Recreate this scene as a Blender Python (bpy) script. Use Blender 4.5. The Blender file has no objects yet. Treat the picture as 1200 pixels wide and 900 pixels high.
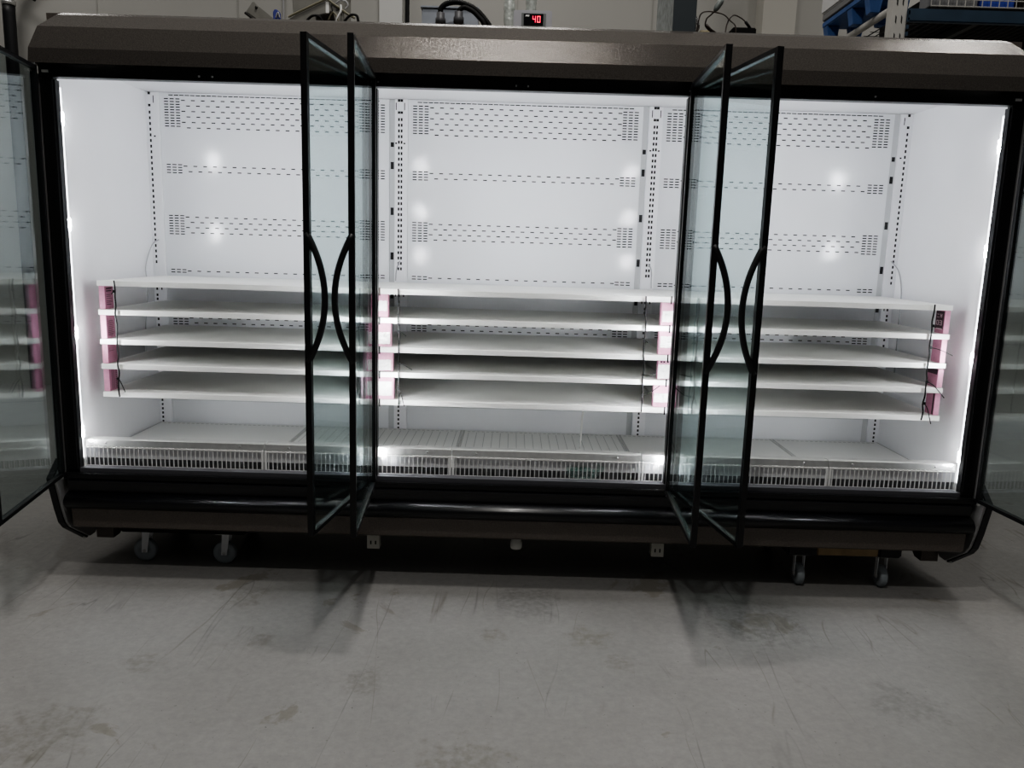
import bpy, bmesh, math, random
from mathutils import Vector, Matrix
random.seed(7)
S = bpy.context.scene
C = S.collection
B = 0.46                       # height of the door-opening sill above the floor
PI = math.pi

# ------------------------------------------------------------------ materials
def mat(name, col, rough=0.5, metal=0.0, coat=0.0, noise=None, bump=0.0, bscale=200.0, emit=None, estr=0.0, spec=0.5):
    m = bpy.data.materials.new(name); m.use_nodes = True
    nt = m.node_tree; b = nt.nodes['Principled BSDF']
    b.inputs['Base Color'].default_value = (*col, 1); b.inputs['Roughness'].default_value = rough
    b.inputs['Metallic'].default_value = metal; b.inputs['Coat Weight'].default_value = coat
    b.inputs['Coat Roughness'].default_value = 0.12; b.inputs['Specular IOR Level'].default_value = spec
    tc = nt.nodes.new('ShaderNodeTexCoord')
    if noise:
        sc, amt = noise
        n = nt.nodes.new('ShaderNodeTexNoise'); n.inputs['Scale'].default_value = sc; n.inputs['Detail'].default_value = 6
        nt.links.new(tc.outputs['Object'], n.inputs['Vector'])
        r = nt.nodes.new('ShaderNodeValToRGB')
        r.color_ramp.elements[0].position = .3; r.color_ramp.elements[1].position = .7
        r.color_ramp.elements[0].color = tuple(c*(1-amt) for c in col)+(1,)
        r.color_ramp.elements[1].color = tuple(min(1, c*(1+amt)) for c in col)+(1,)
        nt.links.new(n.outputs['Fac'], r.inputs['Fac']); nt.links.new(r.outputs['Color'], b.inputs['Base Color'])
    if bump:
        n = nt.nodes.new('ShaderNodeTexNoise'); n.inputs['Scale'].default_value = bscale
        nt.links.new(tc.outputs['Object'], n.inputs['Vector'])
        bp = nt.nodes.new('ShaderNodeBump'); bp.inputs['Strength'].default_value = bump; bp.inputs['Distance'].default_value = .002
        nt.links.new(n.outputs['Fac'], bp.inputs['Height']); nt.links.new(bp.outputs['Normal'], b.inputs['Normal'])
    if emit:
        b.inputs['Emission Color'].default_value = (*emit, 1); b.inputs['Emission Strength'].default_value = estr
    return m

M = {}
M['liner'] = mat('white_liner', (.86, .86, .88), .35, noise=(3, .02))
M['panel'] = mat('white_back_panel', (.80, .81, .83), .16, noise=(2, .02))
M['shelf'] = mat('white_shelf_enamel', (.84, .84, .81), .42, noise=(5, .03))
M['shelf_lip'] = mat('white_shelf_lip', (.90, .90, .87), .4)
M['deck'] = mat('white_deck', (.80, .80, .78), .45)
M['deck_line'] = mat('deck_line_grey', (.52, .52, .51), .6)
M['slot'] = mat('dark_slot', (.012, .012, .013), .8)
M['slot_grey'] = mat('grey_seam', (.55, .56, .57), .6)
M['black'] = mat('black_powder_coat', (.007, .0072, .008), .38, spec=.4)
M['black_gloss'] = mat('black_gloss_bumper', (.006, .006, .0075), .3, coat=.15, spec=.45)
M['rubber'] = mat('black_rubber', (.009, .009, .011), .5)
M['handle'] = mat('black_handle', (.008, .008, .009), .42)
M['bronze'] = mat('bronze_paint', (.098, .088, .079), .17, metal=.4, noise=(260, .22), bump=.25, bscale=420)
M['bronze_low'] = mat('bronze_kick_paint', (.125, .107, .093), .45, metal=.2, noise=(200, .2), bump=.2, bscale=420)
M['alu'] = mat('brushed_aluminium', (.72, .72, .70), .3, metal=.85, noise=(40, .06))
M['wire'] = mat('white_wire', (.85, .85, .83), .4)
M['grey_metal'] = mat('light_grey_metal', (.42, .42, .42), .45, metal=.3)
M['zinc'] = mat('zinc_plate', (.6, .6, .58), .4, metal=.4)
M['fork'] = mat('grey_fork', (.72, .73, .74), .45)
M['dark'] = mat('dark_underside', (.012, .011, .010), .8)
M['duct'] = mat('duct_grey', (.22, .22, .225), .8)
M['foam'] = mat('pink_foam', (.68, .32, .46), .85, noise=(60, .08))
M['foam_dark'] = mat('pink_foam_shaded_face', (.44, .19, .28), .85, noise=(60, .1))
M['ink'] = mat('dark_ink', (.05, .022, .035), .8)
M['ink_pale'] = mat('pale_ink', (.62, .45, .5), .8)
M['paper'] = mat('white_paper', (.86, .86, .84), .3, noise=(40, .1), bump=.4, bscale=60)
M['tie'] = mat('black_nylon', (.008, .008, .008), .6, spec=.2)
M['cord_grey'] = mat('grey_cord', (.42, .42, .43), .6)
M['cord_brown'] = mat('dark_brown_cord', (.03, .018, .012), .5)
M['wall'] = mat('wall_paint', (.44, .432, .405), .7, noise=(1.5, .03))
M['wall_light'] = mat('wall_column_paint', (.50, .485, .44), .7, noise=(1.5, .03))
M['box_grey'] = mat('grey_box_paint', (.43, .43, .46), .5)
M['jbox'] = mat('junction_box_steel', (.40, .43, .48), .4, metal=.4, noise=(30, .08))
M['sheet'] = mat('grey_sheet_metal', (.27, .265, .24), .45, metal=.3, noise=(20, .08))
M['pc_front'] = mat('dark_slate_plastic', (.035, .045, .052), .55)
M['pc_side'] = mat('galvanised_side', (.33, .36, .36), .5, metal=.3, noise=(40, .35))
M['foil'] = mat('crinkled_foil', (.66, .70, .66), .3, metal=.4, noise=(60, .2), bump=1.0, bscale=110)
M['wheel'] = mat('grey_rubber_wheel', (.30, .33, .35), .6)
M['wood'] = mat('pine_board', (.35, .25, .13), .6, noise=(12, .2))
M['blue'] = mat('blue_pallet_plastic', (.055, .12, .31), .5, noise=(10, .15))
M['beam'] = mat('dark_blue_rack_beam', (.030, .055, .088), .5, noise=(8, .15))
M['rackwhite'] = mat('pale_grey_rack_paint', (.50, .49, .46), .55, noise=(10, .08))
M['deckwire'] = mat('dark_wire_deck', (.05, .05, .048), .6)
M['yellow'] = mat('cream_plastic', (.60, .54, .36), .6)
M['blueplug'] = mat('blue_connector', (.06, .07, .30), .5)
M['lcd'] = mat('display_black', (.01, .01, .012), .2)
M['red'] = mat('red_digit', (.6, .02, .05), .4, emit=(1, .03, .09), estr=1.6)
M['led'] = mat('led_strip_diffuser', (.9, .9, .9), .5, emit=(.93, .96, 1.0), estr=4)
M['ledhot'] = mat('led_lens', (.9, .9, .9), .5, emit=(.95, .97, 1.0), estr=200)
M['ledsoft'] = mat('led_soft_lens', (.9, .9, .9), .5, emit=(.95, .97, 1.0), estr=120)
M['lamp'] = mat('lamp_lens', (.9, .9, .9), .5, emit=(1, .97, .92), estr=10)

def glass_mat():
    m = bpy.data.materials.new('door_glass'); m.use_nodes = True; nt = m.node_tree; nt.nodes.clear()
    out = nt.nodes.new('ShaderNodeOutputMaterial'); mix = nt.nodes.new('ShaderNodeMixShader')
    tr = nt.nodes.new('ShaderNodeBsdfTransparent'); tr.inputs['Color'].default_value = (.865, .915, .915, 1)
    gl = nt.nodes.new('ShaderNodeBsdfGlossy'); gl.inputs['Color'].default_value = (.90, .95, .94, 1); gl.inputs['Roughness'].default_value = .012
    lw = nt.nodes.new('ShaderNodeLayerWeight'); lw.inputs['Blend'].default_value = .5
    pw = nt.nodes.new('ShaderNodeMath'); pw.operation = 'POWER'; pw.inputs[1].default_value = 2.0
    ma = nt.nodes.new('ShaderNodeMath'); ma.operation = 'MULTIPLY_ADD'; ma.inputs[1].default_value = .26; ma.inputs[2].default_value = .06
    nt.links.new(lw.outputs['Facing'], pw.inputs[0]); nt.links.new(pw.outputs[0], ma.inputs[0])
    nt.links.new(ma.outputs[0], mix.inputs[0]); nt.links.new(tr.outputs[0], mix.inputs[1]); nt.links.new(gl.outputs[0], mix.inputs[2])
    nt.links.new(mix.outputs[0], out.inputs[0]); return m
M['glass'] = glass_mat()

def film_mat():
    m = bpy.data.materials.new('clear_plastic_film'); m.use_nodes = True; nt = m.node_tree; nt.nodes.clear()
    out = nt.nodes.new('ShaderNodeOutputMaterial'); mix = nt.nodes.new('ShaderNodeMixShader')
    tr = nt.nodes.new('ShaderNodeBsdfTransparent'); tr.inputs['Color'].default_value = (.78, .9, .87, 1)
    gl = nt.nodes.new('ShaderNodeBsdfGlossy'); gl.inputs['Roughness'].default_value = .15; gl.inputs['Color'].default_value = (.85, .92, .9, 1)
    mix.inputs[0].default_value = .22
    nt.links.new(tr.outputs[0], mix.inputs[1]); nt.links.new(gl.outputs[0], mix.inputs[2]); nt.links.new(mix.outputs[0], out.inputs[0]); return m
M['film'] = film_mat()

def floor_mat():
    m = bpy.data.materials.new('concrete_floor'); m.use_nodes = True; nt = m.node_tree; b = nt.nodes['Principled BSDF']
    L = nt.links.new; N = nt.nodes.new
    tc = N('ShaderNodeTexCoord')
    def noise(scale, detail=8, rough=.6, dist=0.0, vec=None):
        n = N('ShaderNodeTexNoise'); n.inputs['Scale'].default_value = scale; n.inputs['Detail'].default_value = detail
        n.inputs['Roughness'].default_value = rough; n.inputs['Distortion'].default_value = dist
        L(vec or tc.outputs['Object'], n.inputs['Vector']); return n.outputs['Fac']
    def ramp(fac, p0, p1, c0, c1):
        r = N('ShaderNodeValToRGB'); r.color_ramp.elements[0].position = p0; r.color_ramp.elements[1].position = p1
        r.color_ramp.elements[0].color = c0; r.color_ramp.elements[1].color = c1; L(fac, r.inputs['Fac']); return r.outputs['Color']
    def mix(fac, a, bb, typ='MIX'):
        x = N('ShaderNodeMix'); x.data_type = 'RGBA'; x.blend_type = typ
        if isinstance(fac, float): x.inputs[0].default_value = fac
        else: L(fac, x.inputs[0])
        for s, v in ((6, a), (7, bb)):
            if isinstance(v, tuple): x.inputs[s].default_value = v
            else: L(v, x.inputs[s])
        return x.outputs[2]
    W = (1, 1, 1, 1); K = (0, 0, 0, 1)
    base = ramp(noise(1.1, 10, .62), .32, .70, (.235, .230, .223, 1), (.30, .296, .290, 1))
    base = mix(.5, base, ramp(noise(34, 6, .7), .3, .7, (.75, .75, .75, 1), (1.18, 1.17, 1.15, 1)), 'MULTIPLY')
    # ochre stains
    st = ramp(noise(2.3, 9, .62, .8), .635, .66, K, (.42, .42, .42, 1)); base = mix(st, base, (.13, .115, .078, 1))
    # individual stains (x, y, radius)
    geo = tc.outputs['Object']
    for (x, y, r, c) in ((1.65, -1.20, .16, (0.108, 0.098, 0.070, 1)), (.45, -1.08, .17, (0.105, 0.095, 0.073, 1)), (1.30, -.76, .09, (0.115, 0.105, 0.087, 1)),
                         (.90, -.52, .05, (0.119, 0.105, 0.084, 1)), (1.72, -.43, .06, (0.112, 0.098, 0.070, 1)), (2.07, -.42, .09, (0.119, 0.108, 0.070, 1)),
                         (2.72, -.26, .22, (0.091, 0.087, 0.083, 1)), (3.05, -.80, .13, (0.105, 0.101, 0.098, 1)), (.56, -.68, .07, (0.119, 0.108, 0.087, 1)),
                         (2.16, -.60, .06, (0.119, 0.108, 0.081, 1)), (.74, -.17, .10, (0.108, 0.098, 0.073, 1)), (1.85, -.14, .16, (0.084, 0.083, 0.081, 1))):
        d = N('ShaderNodeVectorMath'); d.operation = 'DISTANCE'; d.inputs[1].default_value = (x, y, 0); L(geo, d.inputs[0])
        n = noise(14, 6, .6); a = N('ShaderNodeMath'); a.operation = 'MULTIPLY_ADD'; a.inputs[1].default_value = r*2.6; L(n, a.inputs[0]); L(d.outputs['Value'], a.inputs[2])
        k = ramp(a.outputs[0], r*1.9, r*2.3, (.38, .38, .38, 1), K)
        k2 = mix(1.0, k, ramp(noise(40, 5, .6), .35, .6, K, W), 'MULTIPLY')
        base = mix(k2, base, c)
    # scratches : thin contour lines of stretched noise
    for rot, sc, dk in ((.5, (7, .9, 1), (.10, .09, .065, 1)), (2.0, (6, .8, 1), (.10, .097, .094, 1)), (1.2, (8, .7, 1), (.26, .25, .24, 1))):
        mp = N('ShaderNodeMapping'); mp.inputs['Rotation'].default_value = (0, 0, rot); mp.inputs['Scale'].default_value = sc; L(geo, mp.inputs[0])
        n = noise(.8, 2, .4, .4, mp.outputs[0])
        s = N('ShaderNodeMath'); s.operation = 'SUBTRACT'; s.inputs[1].default_value = .5; L(n, s.inputs[0])
        ab = N('ShaderNodeMath'); ab.operation = 'ABSOLUTE'; L(s.outputs[0], ab.inputs[0])
        ln = ramp(ab.outputs[0], .0015, .005, (.55, .55, .55, 1), K)
        msk = ramp(noise(2.1, 3, .5), .52, .62, K, W)
        base = mix(mix(1.0, ln, msk, 'MULTIPLY'), base, dk)
    spk = ramp(noise(75, 3, .5), .70, .74, K, (.7, .7, .7, 1)); base = mix(spk, base, (.095, .09, .086, 1))
    L(base, b.inputs['Base Color'])
    rr = N('ShaderNodeMapRange'); rr.inputs[3].default_value = .42; rr.inputs[4].default_value = .68; L(noise(3, 6), rr.inputs[0]); L(rr.outputs[0], b.inputs['Roughness'])
    bp = N('ShaderNodeBump'); bp.inputs['Strength'].default_value = .15; bp.inputs['Distance'].default_value = .004; L(noise(60, 6), bp.inputs['Height']); L(bp.outputs[0], b.inputs['Normal'])
    return m
M['floor'] = floor_mat()

# ------------------------------------------------------------------ mesh helpers (coordinates: x right, y into the case, z above the sill)
def nb(): return bmesh.new()
def box(bm, x0, x1, y0, y1, z0, z1, mi=0):
    v = [bm.verts.new(p) for p in ((x0,y0,z0),(x1,y0,z0),(x1,y1,z0),(x0,y1,z0),(x0,y0,z1),(x1,y0,z1),(x1,y1,z1),(x0,y1,z1))]
    for f in ((3,2,1,0),(4,5,6,7),(0,1,5,4),(1,2,6,5),(2,3,7,6),(3,0,4,7)):
        fc = bm.faces.new([v[i] for i in f]); fc.material_index = mi
    return bm
def quad(bm, pts, mi=0):
    f = bm.faces.new([bm.verts.new(p) for p in pts]); f.material_index = mi
def bevel(bm, w, seg=2):
    bmesh.ops.bevel(bm, geom=bm.edges[:], offset=w, segments=seg, affect='EDGES', clamp_overlap=True); return bm
def bbox(x0, x1, y0, y1, z0, z1, w=.003, seg=2): return bevel(box(nb(), x0, x1, y0, y1, z0, z1), w, seg)
def prism_x(bm, prof, x0, x1, mi=0):     # prof: closed list of (y, z)
    a = [bm.verts.new((x0, y, z)) for y, z in prof]; b = [bm.verts.new((x1, y, z)) for y, z in prof]; n = len(prof)
    fs = [bm.faces.new(a[::-1]), bm.faces.new(b)]
    for i in range(n): fs.append(bm.faces.new((a[i], a[(i+1) % n], b[(i+1) % n], b[i])))
    for f in fs: f.material_index = mi
    bmesh.ops.recalc_face_normals(bm, faces=bm.faces[:]); return bm
def smooth_path(pts, n=6):
    P = [Vector(p) for p in pts]
    if len(P) < 3: return P
    out = []
    for i in range(len(P)-1):
        p0 = P[max(i-1, 0)]; p1 = P[i]; p2 = P[i+1]; p3 = P[min(i+2, len(P)-1)]
        for k in range(n):
            t = k/n
            out.append(.5*((2*p1) + (p2-p0)*t + (2*p0-5*p1+4*p2-p3)*t*t + (3*p1-p0-3*p2+p3)*t**3))
    out.append(P[-1]); return out
def tube(bm, pts, r, n=8, smooth=False, rfun=None):
    P = smooth_path(pts) if smooth else [Vector(p) for p in pts]
    rings = []; nrm = None
    for i, p in enumerate(P):
        t = (P[min(i+1, len(P)-1)] - P[max(i-1, 0)]).normalized()
        if nrm is None:
            nrm = t.orthogonal().normalized()
        else:
            nrm = (nrm - t*nrm.dot(t)).normalized()
        bi = t.cross(nrm); rr = rfun(i) if rfun else r
        rings.append([bm.verts.new(p + (nrm*math.cos(2*PI*k/n) + bi*math.sin(2*PI*k/n))*rr) for k in range(n)])
    for a, b in zip(rings, rings[1:]):
        for k in range(n):
            f = bm.faces.new((a[k], a[(k+1) % n], b[(k+1) % n], b[k])); f.smooth = n > 6
    bm.faces.new(rings[0][::-1]); bm.faces.new(rings[-1]); return bm
def lathe(bm, prof, c, axis='y', n=28):  # prof: list of (radius, along); closed surface about axis through c
    rings = []
    for r, a in prof:
        ring = []
        for k in range(n):
            u, v = r*math.cos(2*PI*k/n), r*math.sin(2*PI*k/n)
            p = (c[0]+u, c[1]+a, c[2]+v) if axis == 'y' else ((c[0]+a, c[1]+u, c[2]+v) if axis == 'x' else (c[0]+u, c[1]+v, c[2]+a))
            ring.append(bm.verts.new(p))
        rings.append(ring)
    for a, b in zip(rings, rings[1:]):
        for k in range(n): f = bm.faces.new((a[k], a[(k+1) % n], b[(k+1) % n], b[k])); f.smooth = True
    bm.faces.new(rings[0]); bm.faces.new(rings[-1])
    bmesh.ops.recalc_face_normals(bm, faces=bm.faces[:]); return bm
def wpos(o):
    p = Vector(o.location)
    while o.parent: o = o.parent; p += o.location
    return p
def obj(name, bm, m, parent=None, loc=None):
    """link ONE mesh object; bm coordinates are world (minus B), the origin goes to its middle"""
    me = bpy.data.meshes.new(name)
    xs = [v.co for v in bm.verts]
    c = Vector([(min(p[i] for p in xs)+max(p[i] for p in xs))/2 for i in range(3)])
    if parent is None: c.z = min(p.z for p in xs)
    for v in bm.verts: v.co -= c
    bm.to_mesh(me); bm.free()
    for x in (m if isinstance(m, (list, tuple)) else [m]): me.materials.append(x)
    o = bpy.data.objects.new(name, me); C.objects.link(o)
    w = c + Vector((0, 0, B))
    if parent: o.parent = parent; o.location = w - wpos(parent)
    else: o.location = w
    return o
def lobj(name, bm, m, parent):            # coordinates already local to the parent
    me = bpy.data.meshes.new(name); bm.to_mesh(me); bm.free(); me.materials.append(m)
    o = bpy.data.objects.new(name, me); C.objects.link(o); o.parent = parent; return o
def tag(o, label, cat, group=None):
    o['label'] = label; o['category'] = cat
    if group: o['group'] = group
    return o
def thing(name, label, cat, loc, group=None):
    o = bpy.data.objects.new(name, None); C.objects.link(o); o.empty_display_size = .1
    o.location = Vector(loc) + Vector((0, 0, B)); return tag(o, label, cat, group)
def struct(name, bm, m):
    o = obj(name, bm, m); o['kind'] = 'structure'; return o

# ------------------------------------------------------------------ setting
FZ = -B
fl = struct('floor', box(nb(), -7, 11, -5.5, 4.2, FZ-.1, FZ), M['floor'])
# floor pattern is drawn from object coordinates: keep its origin at the world origin
off = fl.location.copy()
for v in fl.data.vertices: v.co += off
fl.location = (0, 0, 0)
w = nb(); box(w, -7, 11, 4.2, 4.35, FZ, 5.2)
for x in (-5.6, -4.4, -3.2, -1.95, -.72, 1.72, 2.9, 5.3, 6.5, 7.7): box(w, x-.006, x+.006, 4.196, 4.2, FZ, 5.2, 1)
struct('wall_back', w, [M['wall'], mat('wall_seam', (.36, .355, .33), .7)])
w = nb(); box(w, 3.80, 4.08, 3.98, 4.199, FZ, 5.2); struct('trim_1', w, M['wall_light'])
w = nb(); box(w, .52, .72, 4.17, 4.199, FZ, 5.2); struct('trim_2', w, mat('pale_trim', (.66, .66, .64), .6))
tag(obj('conduit_pipe', tube(nb(), [(.765, 4.165, FZ), (.765, 4.165, 5.1)], .018, 10), M['tie']), 'thin black vertical pipe on the rear wall behind the grey junction box', 'pipe')
tag(obj('hanging_wire', tube(nb(), [(-.32, 4.19, 5.0), (-.315, 4.19, 3.6), (-.32, 4.19, 2.6)], .008, 6, True), M['cord_grey']), 'thin grey wire running down the rear wall above the stacked metal covers', 'wire')

# ------------------------------------------------------------------ the refrigerated case
WO, WM = 1.1774, .0426
X1 = WO; X2 = 1.22; X3 = 1.22+WO; X4 = 2.44; XR = 2.44+WO
ZT = 1.5256
case = thing('display_case', 'long white-lined open refrigerated display case with bronze canopy and six glass doors', 'display case', (XR/2, .45, -.40))
YB = .823; WL, WR = -.026, XR+.026
def part(n, bm, m, parent=case): return obj(n, bm, m, parent)
# insulated shell
part('side_liner', box(nb(), WL-.033, WL, .0465, YB+.05, -.10, 1.625), M['liner'])
part('side_liner', box(nb(), WR, WR+.033, .0465, YB+.05, -.10, 1.625), M['liner'])
part('ceiling_liner', box(nb(), WL-.033, WR+.033, .0465, .95, 1.626, 1.66), M['liner'])
b = nb(); box(b, -.040, XR+.040, .050, .95, 1.661, 1.764); part('top_cover', b, M['bronze_low'])
part('rear_shell', box(nb(), -.058, XR+.058, YB+.051, .95, -.25, 1.625), M['zinc'])
part('tank', box(nb(), -.058, XR+.058, .035, YB+.05, -.245, -.101), M['dark'])
# perforated back panels
def slot(bm, x, z, w=.020, h=.0050, y=YB-.0012):
    quad(bm, [(x-w/2, y, z-h/2), (x+w/2, y, z-h/2), (x+w/2, y, z+h/2), (x-w/2, y, z+h/2)], 1)
rows = [(1.593, 6, 11), (1.288, 2, 4), (1.046, 4, 8), (.784, 1, 2), (.552, 3, 4), (.43, 1, 1), (.305, 1, 1)]
def back_panel(x0, x1, left_cluster=True, right_cluster=True):
    bm = nb(); box(bm, x0, x1, YB, YB+.02, -.10, 1.624)
    x = x0+.055
    while x < x1-.05: slot(bm, x, 1.613, .022, .0045); x += .026
    for zt, nr, nc in rows:
        for j in range(nc):
            for k in range(3):
                if left_cluster: slot(bm, x0+.032+k*.0275, zt-.0126*j+.003)
                if right_cluster: slot(bm, x1-.032-k*.0275, zt-.0126*j+.003)
        for i in range(nr):
            x = x0+.125+(.0235 if i % 2 else 0)-.012
            while x < x1-.11: slot(bm, x, zt-.0252*i-.003, .019); x += .0475
    quad(bm, [(x0, YB-.001, .128), (x1, YB-.001, .128), (x1, YB-.001, .131), (x0, YB-.001, .131)], 2)
    return bm
PX = [(.036, 1.138), (1.229, 2.355), (2.449, 3.560)]
for x0, x1 in PX: part('back_panel', back_panel(x0, x1), [M['panel'], M['slot'], M['slot_grey']])
# seam strips with black clips at the right edge of each panel
for x0 in (1.139, 2.356, 3.561):
    b = nb(); box(b, x0, x0+.026, YB+.002, YB+.02, -.10, 1.624)
    xm = x0+.013
    for z, h in ((1.415, .022), (1.317, .034), (1.100, .036), (.884, .036), (.69, .03), (.36, .02)):
        quad(b, [(xm-.008, YB+.001, z-h/2), (xm+.008, YB+.001, z-h/2), (xm+.008, YB+.001, z+h/2), (xm-.008, YB+.001, z+h/2)], 1)
    part('seam_strip', b, [M['slot_grey'], M['slot']])
# slotted shelf uprights
def upright(x0, x1, xc, half=0):
    bm = nb(); y0 = YB-.012
    box(bm, x0, x1, y0, YB+.02, -.02, 1.624)
    y = y0-.001
    def q(x, z, w, h): quad(bm, [(x-w/2, y, z-h/2), (x+w/2, y, z-h/2), (x+w/2, y, z+h/2), (x-w/2, y, z+h/2)], 1)
    cols = (-.0065, .0065) if not half else (0,)
    z = 1.53
    while z > .82:
        for c in cols: q(xc+c, z, .0085, .014)
        z -= .0262
    for z in (1.617, 1.562):
        for c in cols: q(xc+c, z, .012, .012)
    for sx in ((-1, 1) if not half else (half,)):
        q(xc+sx*.02, 1.59, .004, .034); q(xc+sx*.02, 1.42, .009, .007)
        q(xc+sx*.02, .70, .006, .03); q(xc+sx*.018, .15, .005, .03)
    for z in (.72, .69, .66, .64, .57, .54, .51, .45, .43, .37, .34, .30, .22, .19, .168, .150, .128, .106, .084, .062, .040, .018): q(xc+(.004 if int(z*1000) % 2 else -.003), z, .009, .012)
    return bm
part('shelf_upright', upright(WL+.001, .035, -.008, 1), [M['liner'], M['slot']])
part('shelf_upright', upright(1.166, 1.228, 1.192), [M['liner'], M['slot']])
part('shelf_upright', upright(2.383, 2.448, 2.416), [M['liner'], M['slot']])
part('shelf_upright', upright(3.588, WR-.001, 3.622, -1), [M['liner'], M['slot']])
# deck pans, aluminium nosings and wire grilles
seg = [WL+.001, .737, 1.520, 2.312, 3.094, WR-.001]
for i in range(5):
    a, c = seg[i]+.002, seg[i+1]-.002
    bm = nb(); box(bm, a, c, .13, YB-.013, -.002, .015)
    y = YB-.045
    x = a+.03
    while x < c-.02:
        quad(bm, [(x-.007, y, .0156), (x+.007, y, .0156), (x+.007, y+.010, .0156), (x-.007, y+.010, .0156)], 1); x += .024
    if i in (1, 2):
        x = a+.03
        while x < c-.02:
            quad(bm, [(x-.0016, .15, .0155), (x+.0016, .15, .0155), (x+.0016, YB-.06, .0155), (x-.0016, YB-.06, .0155)], 1); x += .040
    for xx in (a+.006, c-.006):
        quad(bm, [(xx-.004, .14, .0157), (xx+.004, .14, .0157), (xx+.004, YB-.02, .0157), (xx-.004, YB-.02, .0157)], 1)
    part('deck_pan', bm, [M['deck'], M['deck_line']])
    bm = nb(); prism_x(bm, [(.072, .070), (.070, .076), (.078, .101), (.086, .104), (.125, .104), (.125, .098), (.092, .098), (.080, .070)], a, c)
    nos = part('front_nosing', bm, M['alu'])
    for xx in (a+.10, c-.10):
        b2 = nb(); lathe(b2, [(.0001, .0), (.004, 0), (.004, .004), (.0001, .004)], (xx, .0715, .09), 'y', 10)
        part('screw', b2, M['grey_metal'], nos)
    bm = nb(); x = a+.016
    while x < c-.012: box(bm, x-.0016, x+.0016, .066, .0692, -.008, .076); x += .0183
    box(bm, a, c, .066, .070, .069, .073); box(bm, a, c, .066, .070, -.010, -.005)
    box(bm, a, a+.009, .064, .070, -.010, .076); box(bm, c-.009, c, .064, .070, -.010, .076)
    part('wire_grille', bm, M['wire'])
    part('air_plate', box(nb(), a, c, .088, .092, .022, .097), M['liner'])
part('air_duct', prism_x(nb(), [(.047, -.06), (.128, -.06), (.128, .012), (.118, .012), (.118, -.055), (.047, -.055)], WL, WR), M['duct'])
part('grille_ledge', box(nb(), WL, WR, .0475, .085, -.020, -.012), M['liner'])
part('inner_sill', prism_x(nb(), [(.002, -.020), (.002, .001), (.062, -.004), (.062, -.0105), (.046, -.0105), (.046, -.02)], .001, XR-.001), mat('sill_grey', (.08, .08, .09), .5))
# black front frame
part('header_rail', bevel(box(nb(), -.058, XR+.058, .0, .045, ZT, 1.600), .003), M['black'])
part('jamb', bevel(box(nb(), -.058, 0, .0, .045, -.016, ZT-.001), .008, 3), M['black'])
part('jamb', bevel(box(nb(), XR, XR+.058, .0, .045, -.016, ZT-.001), .008, 3), M['black'])
for a, c in ((X1, X2), (X3, X4)): part('mullion', bevel(box(nb(), a, c, .0, .045, -.016, ZT-.001), .006, 3), M['black'])
part('sill_rail', bevel(box(nb(), -.058, XR+.058, -.022, .034, -.040, -.0175), .003), M['black'])
# lit strips behind the frame (jambs and mullions): white housing, side-facing diffusers and lenses
def led(x0, x1, zs, sides, y=.046):
    st = part('led_strip', box(nb(), x0, x1, y, y+.018, +.02, ZT-.02), M['black'] if len(sides) == 2 else M['liner'])
    for sd in sides:
        xa, xb = (x0-.0045, x0-.0003) if sd < 0 else (x1+.0003, x1+.0045)
        part('led_diffuser', box(nb(), xa, xb, y+.003, y+.014, .03, ZT-.03), M['led'], st)
        xa, xb = (x0-.0085, x0-.0048) if sd < 0 else (x1+.0048, x1+.0085)
        for z in zs: part('led_lens', bevel(box(nb(), xa, xb, y+.002, y+.015, z-.024, z+.024), .0012), M['ledhot'], st)
    if len(sides) == 2:
        for z in zs: part('led_lens', bevel(box(nb(), x0+.002, x1-.002, y+.0183, y+.021, z-.024, z+.024), .0008), M['ledsoft'], st)
led(-.024, -.012, (1.382, .98, .55, .14), (1,)); led(XR+.012, XR+.024, (1.382, .98, .55, .14), (-1,))
for xm in (1.199, 2.4187): led(xm-.008, xm+.008, (1.39, 1.133, .88, .62, .36, .10), (-1, 1))
# bumper and kick panel
arc = [(-.012-.058*math.sin(t), -.1275+.0375*math.cos(t)) for t in [PI*k/12 for k in range(13)]]
part('front_ledge', prism_x(nb(), [(-.030, -.046), (-.010, -.041), (.033, -.041), (.033, -.090), (-.026, -.090), (-.030, -.06)], -.036, XR+.036), M['black_gloss'])
bm = prism_x(nb(), [(.033, -.0905)]+[(-.012, -.0905)]+arc[1:-1]+[(-.012, -.1645), (.033, -.1645)], -.036, XR+.036)
for f in bm.faces: f.smooth = abs(f.normal.x) < .5
part('bumper', bm, M['black_gloss'])
part('kick_panel', prism_x(nb(), [(-.024, -.166), (-.016, -.2435), (-.004, -.252), (.033, -.252), (.033, -.166)], -.030, XR+.030), M['bronze_low'])
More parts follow.
